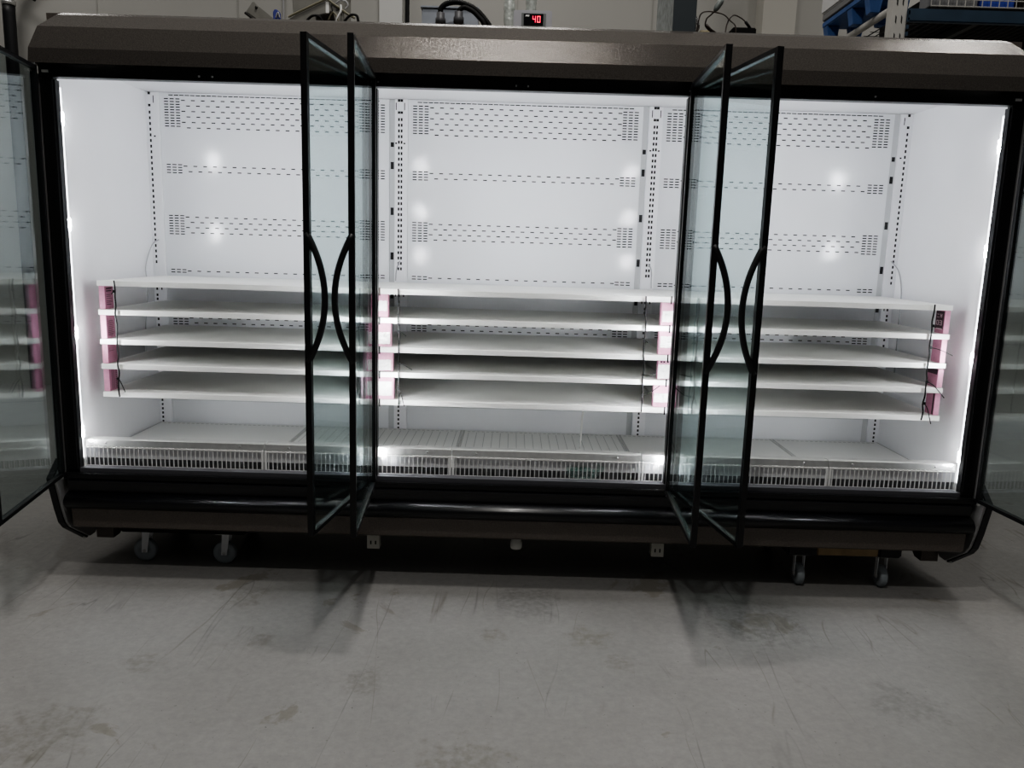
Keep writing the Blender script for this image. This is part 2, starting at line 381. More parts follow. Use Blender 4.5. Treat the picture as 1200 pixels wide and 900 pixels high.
# end panels with black edge trim
prof = [(.0, ZT+.01), (.0, .02), (-.066, -.03), (-.030, -.16), (-.004, -.232), (.02, -.262), (.155, -.352), (.20, -.352), (.30, -.25), (.95, -.25), (.95, ZT+.01)]
trim_path = [(.006, .032), (-.066, -.028), (-.030, -.16), (-.006, -.228), (.02, -.258), (.158, -.353)]
for x0 in (-.092, XR+.0605):
    bm = prism_x(nb(), prof, x0, x0+.0315)
    e = part('end_panel', bm, M['grey_metal'])
    t = nb(); q = [Vector((y, z)) for y, z in trim_path]; outp = []
    for i, p in enumerate(q):
        d = (q[min(i+1, len(q)-1)]-q[max(i-1, 0)]).normalized(); outp.append(p + Vector((d.y, -d.x))*-1*(-.0) + Vector((d.y, -d.x))*.0075*(1 if True else 0))
    sgn = []
    # the trim wraps the front edge: ribbon from just inside to just outside the profile
    ring = [(p.x, p.y) for p in q]; oring = []
    for i, p in enumerate(q):
        d = (q[min(i+1, len(q)-1)]-q[max(i-1, 0)]).normalized(); nrm = Vector((d.y, -d.x))
        if nrm.x > 0: nrm = -nrm
        oring.append((p.x+nrm.x*.008, p.y+nrm.y*.008))
    prism_x(t, oring+[(p[0]+.004, p[1]+.002) for p in ring[::-1]], *((x0-.003, x0+.021) if x0 < 0 else (x0+.0105, x0+.0345)))
    part('edge_trim', t, M['rubber'], e)
    s = nb(); lathe(s, [(.0001, 0), (.005, 0), (.005, .006), (.0001, .006)], (x0+.016, .135, -.352), 'y', 10); part('screw', s, M['zinc'], e)
# base frame, feet, brackets, drain
part('base_rail', box(nb(), -.05, XR+.05, .30, .36, -.262, -.2465), M['dark'])
for x0 in (-.055, XR-.02):
    f = nb(); prism_x(f, [(.20, -.2465), (.20, -.375), (.255, -.375), (.42, -.262), (.42, -.2465)], x0, x0+.075); part('base_foot', f, M['bronze_low'])
for x0 in (1.172, 2.369):
    bm = nb(); box(bm, x0, x0+.052, .034, .038, -.325, -.2525); box(bm, x0, x0+.052, .038, .085, -.325, -.320); box(bm, x0, x0+.004, .038, .07, -.32, -.2525); box(bm, x0+.048, x0+.052, .038, .07, -.32, -.2525)
    for dx in (.016, .036): quad(bm, [(x0+dx-.003, .0335, -.306), (x0+dx+.003, .0335, -.306), (x0+dx+.003, .0335, -.290), (x0+dx-.003, .0335, -.290)], 1)
    part('leg_bracket', bm, [mat('pale_bracket', (.48, .47, .42), .6), M['slot']])
part('drain_pipe', lathe(nb(), [(.0001, -.318), (.022, -.318), (.025, -.314), (.025, -.29), (.021, -.286), (.021, -.2525), (.0001, -.2525)], (1.80, .07, 0), 'z', 20), mat('white_pvc', (.72, .71, .66), .4))

# bronze canopy : faceted profile mitred round both ends
cp = [(.030, 1.582), (.042, 1.568), (.051, 1.564), (.048, 1.617), (.023, 1.699), (-.025, 1.7525), (-.044, 1.7645)]
def ring_pts(o, z): return [(-.012-o, .60, z), (-.012-o, -o, z), (XR+.012+o, -o, z), (XR+.012+o, .60, z)]
bm = nb(); R = [[bm.verts.new(p) for p in ring_pts(o, z)] for o, z in cp]
for a, c in zip(R, R[1:]):
    for k in range(3): bm.faces.new((a[k], a[k+1], c[k+1], c[k]))
bmesh.ops.recalc_face_normals(bm, faces=bm.faces[:])
for f in bm.faces:
    if f.calc_center_median().y < .0 and f.normal.y > 0 and abs(f.normal.z) < .9: pass
part('canopy', bm, M['bronze'])
# joint screws on the header
for x in (-.03, .55, .60, 1.18, 1.225, 1.745, 1.79, 2.40, 2.44, 3.10, 3.64):
    big = x in (-.03, 3.64)
    s = nb(); box(s, x-(.012 if big else .003), x+(.012 if big else .003), -.0045, -.0005, 1.538 if not big else 1.540, 1.544 if not big else 1.549)
    part('hinge_clip' if big else 'screw', s, M['shelf_lip'] if big else M['grey_metal'])

# glass doors: local coordinates, hinge at origin, closed along s*x, outer face towards -y
DW, DZ0, DZ1 = .596, -.023, 1.556
def door(hx, hy, s, deg, label):
    t = .0100
    def bb(bm, a, c, y0, y1, z0, z1):
        a, c = sorted((s*a, s*c)); box(bm, a, c, y0, y1, z0, z1)
    fr = nb()
    bb(fr, 0, .016, -t, t, DZ0, DZ1); bb(fr, DW-.018, DW, -t, t, DZ0, DZ1)
    bb(fr, .016, DW-.018, -t, t, DZ0, DZ0+.014); bb(fr, .016, DW-.018, -t, t, DZ1-.014, DZ1)
    me = bpy.data.meshes.new('door'); fr.to_mesh(me); fr.free(); me.materials.append(M['black'])
    d = bpy.data.objects.new('door', me); C.objects.link(d); d.parent = case
    d.location = Vector((hx, hy, B)) - case.location; d.rotation_euler = (0, 0, -s*math.radians(deg)); d['label'] = label
    g = nb(); bb(g, .0165, DW-.0185, -.003, .003, DZ0+.0145, DZ1-.0145); lobj('glass_pane', g, M['glass'], d)
    h = nb(); pts = []; z0, z1, sag = .560, .966, .050; ch = z1-z0; rad = ch*ch/(8*sag)+sag/2; ha = math.asin(ch/2/rad)
    for k in range(25):
        a = -ha+2*ha*k/24
        pts.append((s*(DW-.009), -t+.013-(rad*math.cos(a)-(rad-sag))*1.16, (z0+z1)/2+rad*math.sin(a)))
    tube(h, pts, .0105, 10, rfun=lambda i: .0105+.001*max(0, 1-min(i, 24-i)/3.0)); lobj('handle', h, M['handle'], d)
    for z in (DZ0-.012, DZ1):
        p = nb(); lathe(p, [(.0001, 0), (.006, 0), (.006, .012), (.0001, .012)], (s*.008, 0, z), 'z', 12); lobj('hinge_pin', p, M['zinc'], d)
m1 = X1+WM/2; m2 = X3+WM/2
door(-.050, -.035, 1, 79, 'leftmost door, cut by the left edge of the photo')
door(m1-.0135, -.035, -1, 82.5, 'right door of the left bay, swung open')
door(m1+.0135, -.035, 1, 86.4, 'left door of the middle bay, swung open')
door(m2-.0135, -.035, -1, 87.45, 'right door of the middle bay, swung open')
door(m2+.0135, -.035, 1, 80.0, 'left door of the right bay, swung open')
door(XR+.050, -.035, -1, 94.5, 'rightmost door, cut by the right edge of the photo')

# ------------------------------------------------------------------ shelves : built once per size, then copied
SZ = [.757, .637, .514, .409, .290]
TH = .021; YF = .155; YBK = .792
ORD = ['top', 'second', 'third', 'fourth', 'lowest']
BAYS = [('left', .034, 1.203), ('middle', 1.206, 2.4095), ('right', 2.4125, 3.578)]
def make_shelf(x0, x1, z):
    r = thing('wire_free_shelf', '', 'shelf', ((x0+x1)/2, (YF+YBK)/2, z-TH)); r.name = 'cooler_shelf'
    bm = nb(); box(bm, x0, x1, YF+.004, YBK, z-.004, z)
    box(bm, x0, x0+.003, YF+.004, YBK-.02, z-.02, z-.004); box(bm, x1-.003, x1, YF+.004, YBK-.02, z-.02, z-.004); box(bm, x0+.003, x1-.003, YBK-.004, YBK, z-.018, z-.004)
    obj('shelf_pan', bm, M['shelf'], r)
    obj('front_lip', bevel(box(nb(), x0, x1, YF, YF+.0038, z-TH, z+.001), .001, 1), M['shelf_lip'], r)
    for xx in (x0+.006, x1-.010):
        bm = nb(); prism_x(bm, [(YF+.05, z-.005), (YBK+.012, z-.005), (YBK+.012, z-.045), (YBK-.02, z-.045), (YF+.05, z-.018)], xx, xx+.004); obj('support_bracket', bm, M['grey_metal'], r)
    return r
def copy_tree(root):
    r = root.copy(); C.objects.link(r)
    for ch in root.children:
        c = ch.copy(); C.objects.link(c); c.parent = r
    return r
for bn, x0, x1 in BAYS:
    first = None
    for k, z in enumerate(SZ):
        if first is None: r = first = make_shelf(x0, x1, z)
        else: r = copy_tree(first); r.location.z = B+z-TH
        what = {0: 'topmost', 1: 'second from top', 2: 'third from top', 3: 'fourth from top', 4: 'lowest'}[k]
        tag(r, 'white shelf, %s of the five in the %s bay of the case' % (what, bn), 'shelf', 'white shelves stacked in the case')

# ------------------------------------------------------------------ pink foam spacers between shelves
def gap(k): return SZ[k+1]+.0012, SZ[k]-TH-.0005
GAPS = ['top and second', 'second and third', 'third and fourth', 'fourth and lowest']
def foam_end(k, side):
    z0, z1 = gap(k); e = -.002*k
    if side == 'left': x0, x1 = .036, .060
    else: x0, x1 = 3.554, 3.577
    y0, y1 = .164, .236+(.02 if k == 2 else 0)
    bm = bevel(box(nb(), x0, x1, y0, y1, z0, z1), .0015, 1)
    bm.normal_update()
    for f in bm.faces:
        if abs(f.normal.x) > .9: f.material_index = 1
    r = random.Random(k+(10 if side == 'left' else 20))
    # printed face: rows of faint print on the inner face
    x = x1+.0006 if side == 'left' else x0-.0006
    def pr(ya, yb, za, zb, mi):
        p = [(x, ya, za), (x, yb, za), (x, yb, zb), (x, ya, zb)]
        quad(bm, p if side == 'left' else p[::-1], mi)
    if side == 'left':
        if k == 0: lines = [(.85, .06), (.75, .05), (.60, .02), (.53, .02), (.44, .02), (.34, .02), (.28, .02), (.18, .03)]
        elif k == 1: lines = [(.72-.06*i, .02) for i in range(11)]
        elif k == 3: lines = []
        else: lines = [(.62, .02)]
        for f, h in lines: pr(y0+.012, y0+.012+r.uniform(.035, .055), z0+(z1-z0)*f, z0+(z1-z0)*(f+h), 2)
        if k == 3:
            for yy in (.02, .034): pr(y0+yy, y0+yy+.004, z0+.006, z1-.006, 2)
            for i in range(14): pr(y0+.05, y0+.066, z0+.008+i*.0062, z0+.0105+i*.0062, 2)
    else:
        if k == 0:
            pr(y0+.006, y1-.004, z0+.018, z1-.004, 2)
            xx = x; x = x-.0005
            for (a, c, f, h) in ((.016, .019, .35, .2), (.019, .036, .35, .025), (.019, .036, .44, .025), (.019, .036, .53, .025), (.042, .046, .35, .2), (.046, .060, .53, .025), (.046, .060, .35, .025), (.056, .060, .35, .2), (.02, .024, .68, .16), (.03, .034, .68, .16), (.024, .03, .75, .03), (.042, .060, .68, .02), (.042, .060, .80, .02), (.012, .06, .17, .05)):
                pr(y0+a, y0+c, z0+(z1-z0)*f, z0+(z1-z0)*(f+h), 3)
            x = xx
        elif k == 2: pr(y0+.004, y1-.003, z0+.055, z1-.003, 2)
        elif k == 3: pr(y0+.004, y0+.016, z0+.004, z1-.004, 2)
    extra = {('left', 0): 'with dark printed lines', ('left', 1): 'with fine print', ('left', 2): 'with plain side face', ('left', 3): 'with vertical printed band',
             ('right', 0): 'with dark printed panel', ('right', 1): 'with plain side face', ('right', 2): 'with dark upper band', ('right', 3): 'with dark vertical stripe'}[(side, k)]
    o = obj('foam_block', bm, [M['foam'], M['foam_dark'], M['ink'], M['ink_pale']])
    tag(o, 'pink foam block %s, far %s end, between %s shelves' % (extra, side, GAPS[k]), 'foam block', 'pink foam blocks between the shelves')
for k in range(4): foam_end(k, 'left'); foam_end(k, 'right')
# spacers at the two shelf joints, with white paper and film on the front
SPEC = {('left', 0): (1.168, 1.238, (.28, .72), (1.171, 1.233)), ('left', 1): (1.168, 1.250, (.12, .62), (1.196, 1.246)),
        ('left', 2): (1.160, 1.258, (.06, .62), (1.165, 1.250)), ('left', 3): (1.124, 1.262, (.16, .80), (1.130, 1.254)),
        ('right', 0): (2.374, 2.446, (.16, .64), (2.380, 2.440)), ('right', 1): (2.371, 2.446, (.30, .78), (2.378, 2.440)),
        ('right', 2): (2.374, 2.446, (.06, .78), (2.376, 2.436)), ('right', 3): (2.362, 2.448, (.22, .62), (2.366, 2.442))}
for (side, k), (x0, x1, (f0, f1), (l0, l1)) in SPEC.items():
    z0, z1 = gap(k); h = z1-z0
    r = thing('foam_block', '', 'foam block', ((x0+x1)/2, .1825, z0))
    bm = nb(); y0, y1 = .168, .197
    bevel(box(bm, x0, x1, y0, y1, z0, z1), .002, 1); 
    if (side, k) == ('right', 2):
        for xx in (2.384, 2.396, 2.412, 2.424): quad(bm, [(xx, y0-.0006, z1-.010), (xx+.008, y0-.0006, z1-.010), (xx+.008, y0-.0006, z1-.004), (xx, y0-.0006, z1-.004)], 1)
    obj('foam_slab', bm, [M['foam'], M['ink']], r)
    # slightly crumpled label sheet
    bm = nb(); nx, nz = 7, 7; g = []; rr = random.Random(hash(side) % 7+k)
    rr = random.Random(3*k+(1 if side == 'left' else 2))
    for j in range(nz+1):
        g.append([bm.verts.new((l0+(l1-l0)*i/nx+rr.uniform(-.001, .001), y0-.0015-rr.uniform(0, .0035), z0+h*(f0+(f1-f0)*j/nz)+rr.uniform(-.0015, .0015))) for i in range(nx+1)])
    for j in range(nz):
        for i in range(nx): bm.faces.new((g[j][i], g[j][i+1], g[j+1][i+1], g[j+1][i]))
    lab = obj('paper_label', bm, M['paper'], r); lab['label'] = 'crumpled white paper sheet in clear wrap'
    sheet = {0: 'narrow white sheet', 1: 'tall white sheet', 2: 'low white sheet', 3: 'large white sheet'}[k] if side == 'left' else {0: 'bright square sheet', 1: 'greyish mid-height sheet', 2: 'broad white sheet', 3: 'pale crossed sheet'}[k]
    tag(r, 'pink foam block with %s, %s mullion, between %s shelves' % (sheet, side, GAPS[k]), 'foam block', 'pink foam blocks between the shelves')

# ------------------------------------------------------------------ black zip-tie chains lashing the shelf fronts
def chain(x, tails, label, zbot=.272, ztop=.76, dx=0.0, seed=0):
    r = thing('zip_tie_chain', label, 'zip tie', (x, YF-.008, zbot), 'black zip tie chains on the shelf fronts'); rr = random.Random(seed)
    bm = nb(); pts = []; n = 14
    for i in range(n+1): 
        t = i/n; pts.append((x+dx*t+rr.uniform(-.003, .003), YF-.0075+rr.uniform(-.0015, .0015), ztop+(zbot-ztop)*t))
    tube(bm, pts, .0032, 6, True); obj('strap', bm, M['tie'], r)
    for z, ex, ez in tails:
        t = (ztop-z)/(ztop-zbot); xs = x+dx*t
        bm = nb(); tube(bm, [(xs, YF-.0115, z), (xs+ex*.4, YF-.019, z+ez*.25), (xs+ex, YF-.024, z+ez)], .0019, 6, True); obj('tail', bm, M['tie'], r)
        obj('clasp', bevel(box(nb(), xs-.005, xs+.005, YF-.017, YF-.0115, z-.005, z+.006), .001, 1), M['tie'], r)
chain(.112, [(.715, -.006, -.01), (.35, .032, -.055)], 'black zip tie chain beside the far left pink foam blocks', seed=1, dx=-.004)
chain(1.101, [(.60, .01, -.02)], 'black zip tie chain on the left bay behind the open door glass', seed=2)
chain(1.284, [(.585, .034, -.018), (.452, .06, -.026), (.345, .028, -.075)], 'black zip tie chain at the left side of the middle bay', seed=3)
chain(2.306, [(.575, .012, -.006), (.43, .05, .012), (.345, .07, .045)], 'black zip tie chain at the right side of the middle bay', seed=4, dx=.006)
chain(2.523, [(.60, .014, .01), (.34, .012, -.03)], 'black zip tie chain at the left side of the right bay, seen through door glass', seed=5, dx=.006)
chain(3.497, [(.672, .006, -.006), (.582, .09, -.03), (.438, .075, -.065), (.345, .032, -.085)], 'black zip tie chain beside the far right pink foam blocks', seed=6, dx=.002)
# joint clips between neighbouring shelves
for j, xj in ((0, 1.2045), (1, 2.411)):
    for k, z in enumerate(SZ):
        o = obj('joint_tie', bevel(box(nb(), xj-.003, xj+.003, YF-.005, YF-.0008, z-.028, z+.006), .001, 1), M['tie'] if k else M['cord_brown'])
        tag(o, 'small dark tie over the shelf joint at the %s mullion, %s level' % (('left', 'right')[j], ORD[k]), 'zip tie', 'small ties over the shelf joints')
# grey lamp cords at the uprights
for i, (pts, lab) in enumerate((
    ([(.012, .80, .93), (-.006, .76, .90), (-.012, .70, .80), (-.008, .70, .70), (-.014, .68, .55), (-.012, .66, .40), (-.008, .66, .33)], 'thin grey cord curving down beside the left end upright'),
    ([(3.606, .80, .93), (3.63, .76, .88), (3.634, .72, .78), (3.628, .70, .62), (3.632, .70, .45), (3.628, .68, .34)], 'thin grey cord curving down beside the right end upright'),
    ([(1.193, .80, .86), (1.18, .785, .82), (1.176, .78, .765)], 'short pale cord above the top shelf at the left mullion'),
    ([(2.416, .80, .88), (2.43, .785, .85), (2.434, .78, .765)], 'short pale cord above the top shelf at the right mullion'))):
    tag(obj('lamp_cord', tube(nb(), pts, .003, 6, True), M['cord_grey']), lab, 'cord', 'grey lamp cords at the uprights')
# thin white rod and crumpled film near the middle grille
tag(obj('plastic_rod', tube(nb(), [(2.092, .50, .0165), (2.104, .56, .183)], .004, 8), M['shelf_lip']), 'thin white plastic rod standing on the deck of the middle bay', 'rod')
bm = nb(); bmesh.ops.create_icosphere(bm, subdivisions=3, radius=1); rr = random.Random(5)
for v in bm.verts:
    k = 1+rr.uniform(-.28, .22); v.co = Vector((2.072+v.co.x*.062*k, .0795+v.co.y*.0055*k, .016+v.co.z*.026*k))
for dx, dz in ((-.07, .02), (.085, .028)):
    quad(bm, [(2.072+dx*.6, .079, .01), (2.072+dx*.9, .080, .014), (2.072+dx*1.05, .081, .016+dz), (2.072+dx*.7, .081, .03+dz)])
tag(obj('plastic_wrap', bm, M['film']), 'crumpled clear plastic wrap lying behind the middle grille wires', 'plastic wrap')

# ------------------------------------------------------------------ dollies under the case
def caster(parent, x, y, r, face, ztop):
    zc = FZ+r
    ax = 'y' if face else 'x'
    w_ = obj('wheel', lathe(nb(), [(.0001, -.012), (r*.45, -.012), (r*.5, -.015), (r*.93, -.015), (r, -.010), (r, .010), (r*.93, .015), (r*.5, .015), (r*.45, .012), (.0001, .012)], (x, y, zc), ax), M['wheel'], parent)
    hb = nb(); lathe(hb, [(.0001, -.022), (.007, -.022), (.007, .022), (.0001, .022)], (x, y, zc), ax, 12); obj('axle_bolt', hb, M['zinc'], w_)
    f = nb(); h = ztop-.003
    if face:
        for s in (-1, 1):
            y0 = y+s*.0185; a = [( x-.012, zc-.008), (x+.012, zc-.008), (x+.028, h), (x-.006, h)]
            p = [f.verts.new((px, y0-.0015, pz)) for px, pz in a]; q = [f.verts.new((px, y0+.0015, pz)) for px, pz in a]
            f.faces.new(p); f.faces.new(q[::-1])
            for i in range(4): f.faces.new((p[i], q[i], q[(i+1) % 4], p[(i+1) % 4]))
        box(f, x-.006, x+.028, y-.02, y+.02, h-.003, h)
    else:
        for s in (-1, 1): box(f, x+s*.0195-.0015, x+s*.0195+.0015, y-.012, y+.012, zc-.008, h)
        box(f, x-.021, x+.021, y-.02, y+.02, h-.003, h)
    bmesh.ops.recalc_face_normals(f, faces=f.faces[:]); obj('fork', f, M['fork'], parent)
    obj('mount_plate', box(nb(), x-.03, x+.03, y-.03, y+.03, h, ztop), M['zinc'], parent)
DT = -.2535
d = thing('furniture_dolly', 'low dark dolly with grey caster wheels under the left end of the case', 'dolly', (.36, .30, FZ))
obj('board', bevel(box(nb(), .09, .63, .12, .29, -.318, DT), .006), M['dark'], d)
obj('board', bevel(box(nb(), .09, .63, .40, .60, -.318, DT-.01), .006), M['dark'], d)
obj('cross_bar', box(nb(), .12, .60, .2905, .3995, -.316, -.29), M['dark'], d)
for x, y in ((.178, .165), (.527, .160), (.178, .52), (.527, .52)): caster(d, x, y, .050, True, -.3185)
d = thing('furniture_dolly', 'wooden dolly with black padded ends and swivel casters under the right end of the case', 'dolly', (3.2, .30, FZ))
obj('deck_board', bevel(box(nb(), 3.085, 3.345, .075, .28, -.3145, -.262), .004), M['wood'], d)
obj('padded_end', bevel(box(nb(), 2.955, 3.0845, .07, .285, -.318, DT), .008), M['rubber'], d)
obj('padded_end', bevel(box(nb(), 3.3455, 3.445, .07, .285, -.318, DT), .008), M['rubber'], d)
obj('rear_board', bevel(box(nb(), 2.955, 3.445, .40, .60, -.318, DT-.01), .006), M['dark'], d)
obj('cross_bar', box(nb(), 3.00, 3.40, .286, .3995, -.316, -.29), M['dark'], d)
for x, y in ((3.025, .115), (3.382, .115), (3.025, .52), (3.382, .52)): caster(d, x, y, .047, False, -.3185)

# ------------------------------------------------------------------ things on top of the case
TOP = 1.7655
j = thing('junction_box', 'blue-grey steel junction box on top of the case under two black conduits', 'junction box', (1.47, .27, TOP))
obj('enclosure', bbox(1.36, 1.584, .22, .33, TOP, 1.868, .004), M['jbox'], j)
obj('lid', bbox(1.355, 1.589, .214, .336, 1.8685, 1.877, .002), M['jbox'], j)
def conduit(name, pts, label, r):
    c = thing(name, label, 'conduit', (pts[0][0], .15, TOP), 'black conduits on the case top')
    P = smooth_path([(x, y, z) for x, y, z in pts], 10)
    bm = nb(); tube(bm, P, r, 10, rfun=lambda i: r*(1.0 if i % 2 else .84)); obj('corrugated_hose', bm, M['tie'], c)
    x, y, z = pts[0]
    bm = nb(); lathe(bm, [(.0001, TOP+.0005), (.017, TOP+.0005), (.017, TOP+.025), (.020, TOP+.027), (.020, 1.812), (.016, 1.816), (.016, 1.833), (.0001, 1.833)], (x, y, 0), 'z', 14)
    obj('cable_gland', bm, mat('dark_gland', (.07, .07, .075), .5), c)
conduit('flexible_conduit', [(1.442, .15, 1.835), (1.444, .15, 1.851), (1.467, .15, 1.868), (1.51, .148, 1.873), (1.56, .145, 1.858), (1.594, .143, 1.835), (1.625, .14, 1.80), (1.640, .14, TOP+.012)], 'larger arched black corrugated conduit in front of the junction box', .011)
conduit('flexible_conduit', [(1.514, .13, 1.835), (1.519, .13, 1.842), (1.537, .13, 1.850), (1.57, .13, 1.836), (1.592, .128, 1.816), (1.607, .126, 1.80), (1.617, .125, TOP+.012)], 'smaller low arched black corrugated conduit inside the larger arch', .010)
k = thing('temperature_controller', 'grey controller box with a small red digital display on the case top', 'controller', (1.80, .20, TOP))
obj('enclosure', bbox(1.726, 1.876, .15, .24, TOP, 1.853, .003), M['box_grey'], k)
obj('bezel', bbox(1.757, 1.852, .1455, .1497, 1.782, 1.841, .001), mat('bezel_grey', (.19, .2, .2), .5), k)
disp = obj('display', bbox(1.766, 1.842, .1425, .1453, 1.797, 1.838, .001), M['lcd'], k)
def digit(bm, x, z, segs, w=.013, h=.024, t=.0032, y=.1422):
    S7 = {'a': (x, x+w, z+h-t, z+h), 'g': (x, x+w, z+h/2-t/2, z+h/2+t/2), 'd': (x, x+w, z, z+t), 'f': (x, x+t, z+h/2, z+h), 'e': (x, x+t, z, z+h/2), 'b': (x+w-t, x+w, z+h/2, z+h), 'c': (x+w-t, x+w, z, z+h/2)}
    for s in segs: a, c, e, f = S7[s]; box(bm, a, c, y-.0008, y, e, f)
bm = nb(); digit(bm, 1.800, 1.806, 'fgbc'); digit(bm, 1.818, 1.806, 'abcdef'); obj('digits', bm, M['red'], k)
obj('reflex_patch', bbox(1.772, 1.788, .1405, .1423, 1.826, 1.834, .001), M['shelf_lip'], k)  # white patch standing in for a reflection on the display's left
for x, lab in ((1.705, 'foil-wrapped vertical pipe left of the controller box'), (1.797, 'foil-wrapped vertical pipe directly behind the controller box')):
    bm = nb(); P = [(x, .50, TOP+i*.02) for i in range(66)]; rr = random.Random(int(x*1000))
    rad = [.0235+rr.uniform(-.003, .003) for _ in P]
    tube(bm, P, .024, 12, rfun=lambda i: rad[i])
    for v in bm.verts: v.co.x += rr.uniform(-.0015, .0015); v.co.y += rr.uniform(-.0015, .0015)
    tag(obj('insulated_pipe', bm, M['foil']), lab, 'pipe', 'foil-wrapped pipes behind the case top')
k = thing('fan_unit', 'upright dark slate metal unit with a mesh fan guard on the case top', 'fan unit', (2.38, .3, TOP))
obj('housing', bbox(2.340, 2.424, .104, .50, TOP, 2.10, .003), M['pc_side'], k)
obj('front_cover', bbox(2.338, 2.426, .096, .1035, TOP, 2.105, .002), M['pc_front'], k)
bm = nb(); cy, cz, r0 = .17, 1.805, .056
for rr_ in (.018, .030, .042, .054):
    tube(bm, [(2.4285+.026*(1-(rr_/.056)**2), cy+rr_*math.cos(2*PI*i/20), cz+.012+rr_*.75*math.sin(2*PI*i/20)) for i in range(21)], .0022, 6)
for i in range(8):
    a = 2*PI*i/8; tube(bm, [(2.4285+.026*(1-(q/.056)**2), cy+q*math.cos(a), cz+.012+q*.75*math.sin(a)) for q in (.0, .02, .04, .056)], .002, 6)
obj('fan_guard', bm, M['grey_metal'], k)
a = thing('power_adapter', 'flat black power adapter with a thin looping cord on the case top', 'power adapter', (2.615, .14, TOP))
obj('brick', bbox(2.572, 2.664, .11, .17, TOP, 1.803, .004), M['tie'], a)
obj('cord', tube(nb(), [(2.546, .115, TOP+.004), (2.549, .12, 1.804), (2.558, .12, 1.832), (2.576, .12, 1.848), (2.603, .12, 1.839), (2.624, .121, 1.824)], .0026, 6, True), M['cord_brown'], a)
obj('strain_relief', tube(nb(), [(2.622, .121, 1.826), (2.634, .123, 1.814), (2.646, .127, 1.801)], .0055, 8), M['tie'], a)
c = thing('plug_cable', 'brown cord with a grey two-part plug held up beside the fan unit', 'cable', (2.49, .14, TOP))
obj('cord', tube(nb(), [(2.510, .135, TOP+.006), (2.492, .13, 1.788), (2.470, .125, 1.808), (2.472, .12, 1.832), (2.488, .12, 1.848), (2.503, .12, 1.862)], .0028, 6, True), M['cord_brown'], c)
bm = nb(); tube(bm, [(2.501, .12, 1.860), (2.507, .12, 1.872), (2.520, .12, 1.893), (2.527, .12, 1.906)], .009, 8, rfun=lambda i: (.006, .011, .012, .008)[i]); obj('plug', bm, mat('plug_grey', (.16, .18, .17), .5), c)
obj('connector', tube(nb(), [(2.472, .124, 1.812), (2.492, .128, 1.796), (2.512, .134, 1.784)], .005, 8, rfun=lambda i: (.006, .004, .006)[i]), M['cord_brown'], c)
tag(obj('loose_wire', tube(nb(), [(2.436, .117, TOP+.004), (2.438, .117, 1.81), (2.447, .115, 1.847), (2.47, .115, 1.857), (2.503, .115, 1.855), (2.536, .115, 1.847), (2.561, .113, 1.826), (2.580, .105, 1.806), (2.583, .10, TOP+.004)], .0026, 6, True), M['cord_brown']), 'thin dark loose wire arching from the fan unit to the adapter', 'wire')
tag(obj('plastic_block', bbox(2.458, 2.500, .16, .20, TOP, 1.802, .003), M['yellow']), 'small cream plastic block lying beside the fan guard', 'block')
# stacked grey sheet-metal covers, left
def slab(name, pts, y0, y1, m, label, wall=.0):
    bm = nb(); a = [bm.verts.new((x, y0, z)) for x, z in pts]; b_ = [bm.verts.new((x, y1, z)) for x, z in pts]; n = len(pts)
    bm.faces.new(a); bm.faces.new(b_[::-1])
    for i in range(n): bm.faces.new((a[i], b_[i], b_[(i+1) % n], a[(i+1) % n]))
    bmesh.ops.recalc_face_normals(bm, faces=bm.faces[:]); bevel(bm, .003, 2); return bm
k = thing('metal_cover', 'small tilted grey metal cover leaning at the left of the stack', 'metal cover', (.72, .22, TOP), 'grey metal covers piled on the case top')
obj('cover_plate', slab('c', [(.668, 1.826), (.698, 1.868), (.715, 1.852), (.785, 1.80), (.812, TOP), (.765, TOP)], .19, .30, M['sheet'], ''), M['sheet'], k)
bm = nb(); tube(bm, [(.668, .186, 1.822), (.690, .184, 1.806), (.705, .186, 1.79)], .005, 6); obj('lower_flange', bm, M['dark'], k)
b2 = nb(); lathe(b2, [(.0001, 0), (.005, 0), (.005, .004), (.0001, .004)], (.712, .1855, 1.843), 'y', 10); obj('screw', b2, M['dark'], k)
k = thing('metal_cover', 'upper grey metal cover with rounded lower corner at the back of the stack', 'metal cover', (.92, .38, TOP), 'grey metal covers piled on the case top')
obj('cover_body', slab('c', [(.816, 1.96), (.820, 1.862), (.832, 1.850), (1.03, 1.850), (1.03, 1.96)], .32, .46, M['sheet'], ''), M['sheet'], k)
obj('leg_frame', box(nb(), .86, 1.02, .34, .44, TOP, 1.8495), M['dark'], k)
obj('top_rim', bbox(.805, 1.036, .312, .468, 1.9605, 1.968, .002), M['yellow'], k)
k = thing('metal_cover', 'large grey metal cover propped up like a roof at the front of the stack', 'metal cover', (.93, .2, TOP), 'grey metal covers piled on the case top')
obj('cover_plate', slab('c', [(.842, 1.808), (.985, 1.876), (1.000, 1.874), (1.010, 1.838), (.985, 1.828), (.945, 1.818), (.945, TOP), (.82, TOP)], .19, .29, M['sheet'], ''), M['sheet'], k)
obj('rim', tube(nb(), [(.838, .186, 1.811), (.912, .186, 1.846), (.990, .186, 1.882), (1.030, .19, 1.856), (1.072, .19, 1.828), (1.10, .19, 1.815)], .0045, 6), mat('olive_edge', (.20, .19, .13), .5), k)
obj('end_plate', slab('c', [(1.003, 1.872), (1.012, 1.836), (1.03, TOP), (1.06, TOP), (1.055, 1.838)], .192, .28, M['sheet'], ''), M['sheet'], k)
obj('side_gusset', bbox(.985, .998, .1885, .1935, 1.83, 1.872, .001), M['shelf_lip'], k)
c = thing('wire_bundle', 'tangle of grey and black wires at the right of the metal covers', 'wires', (1.07, .18, TOP))
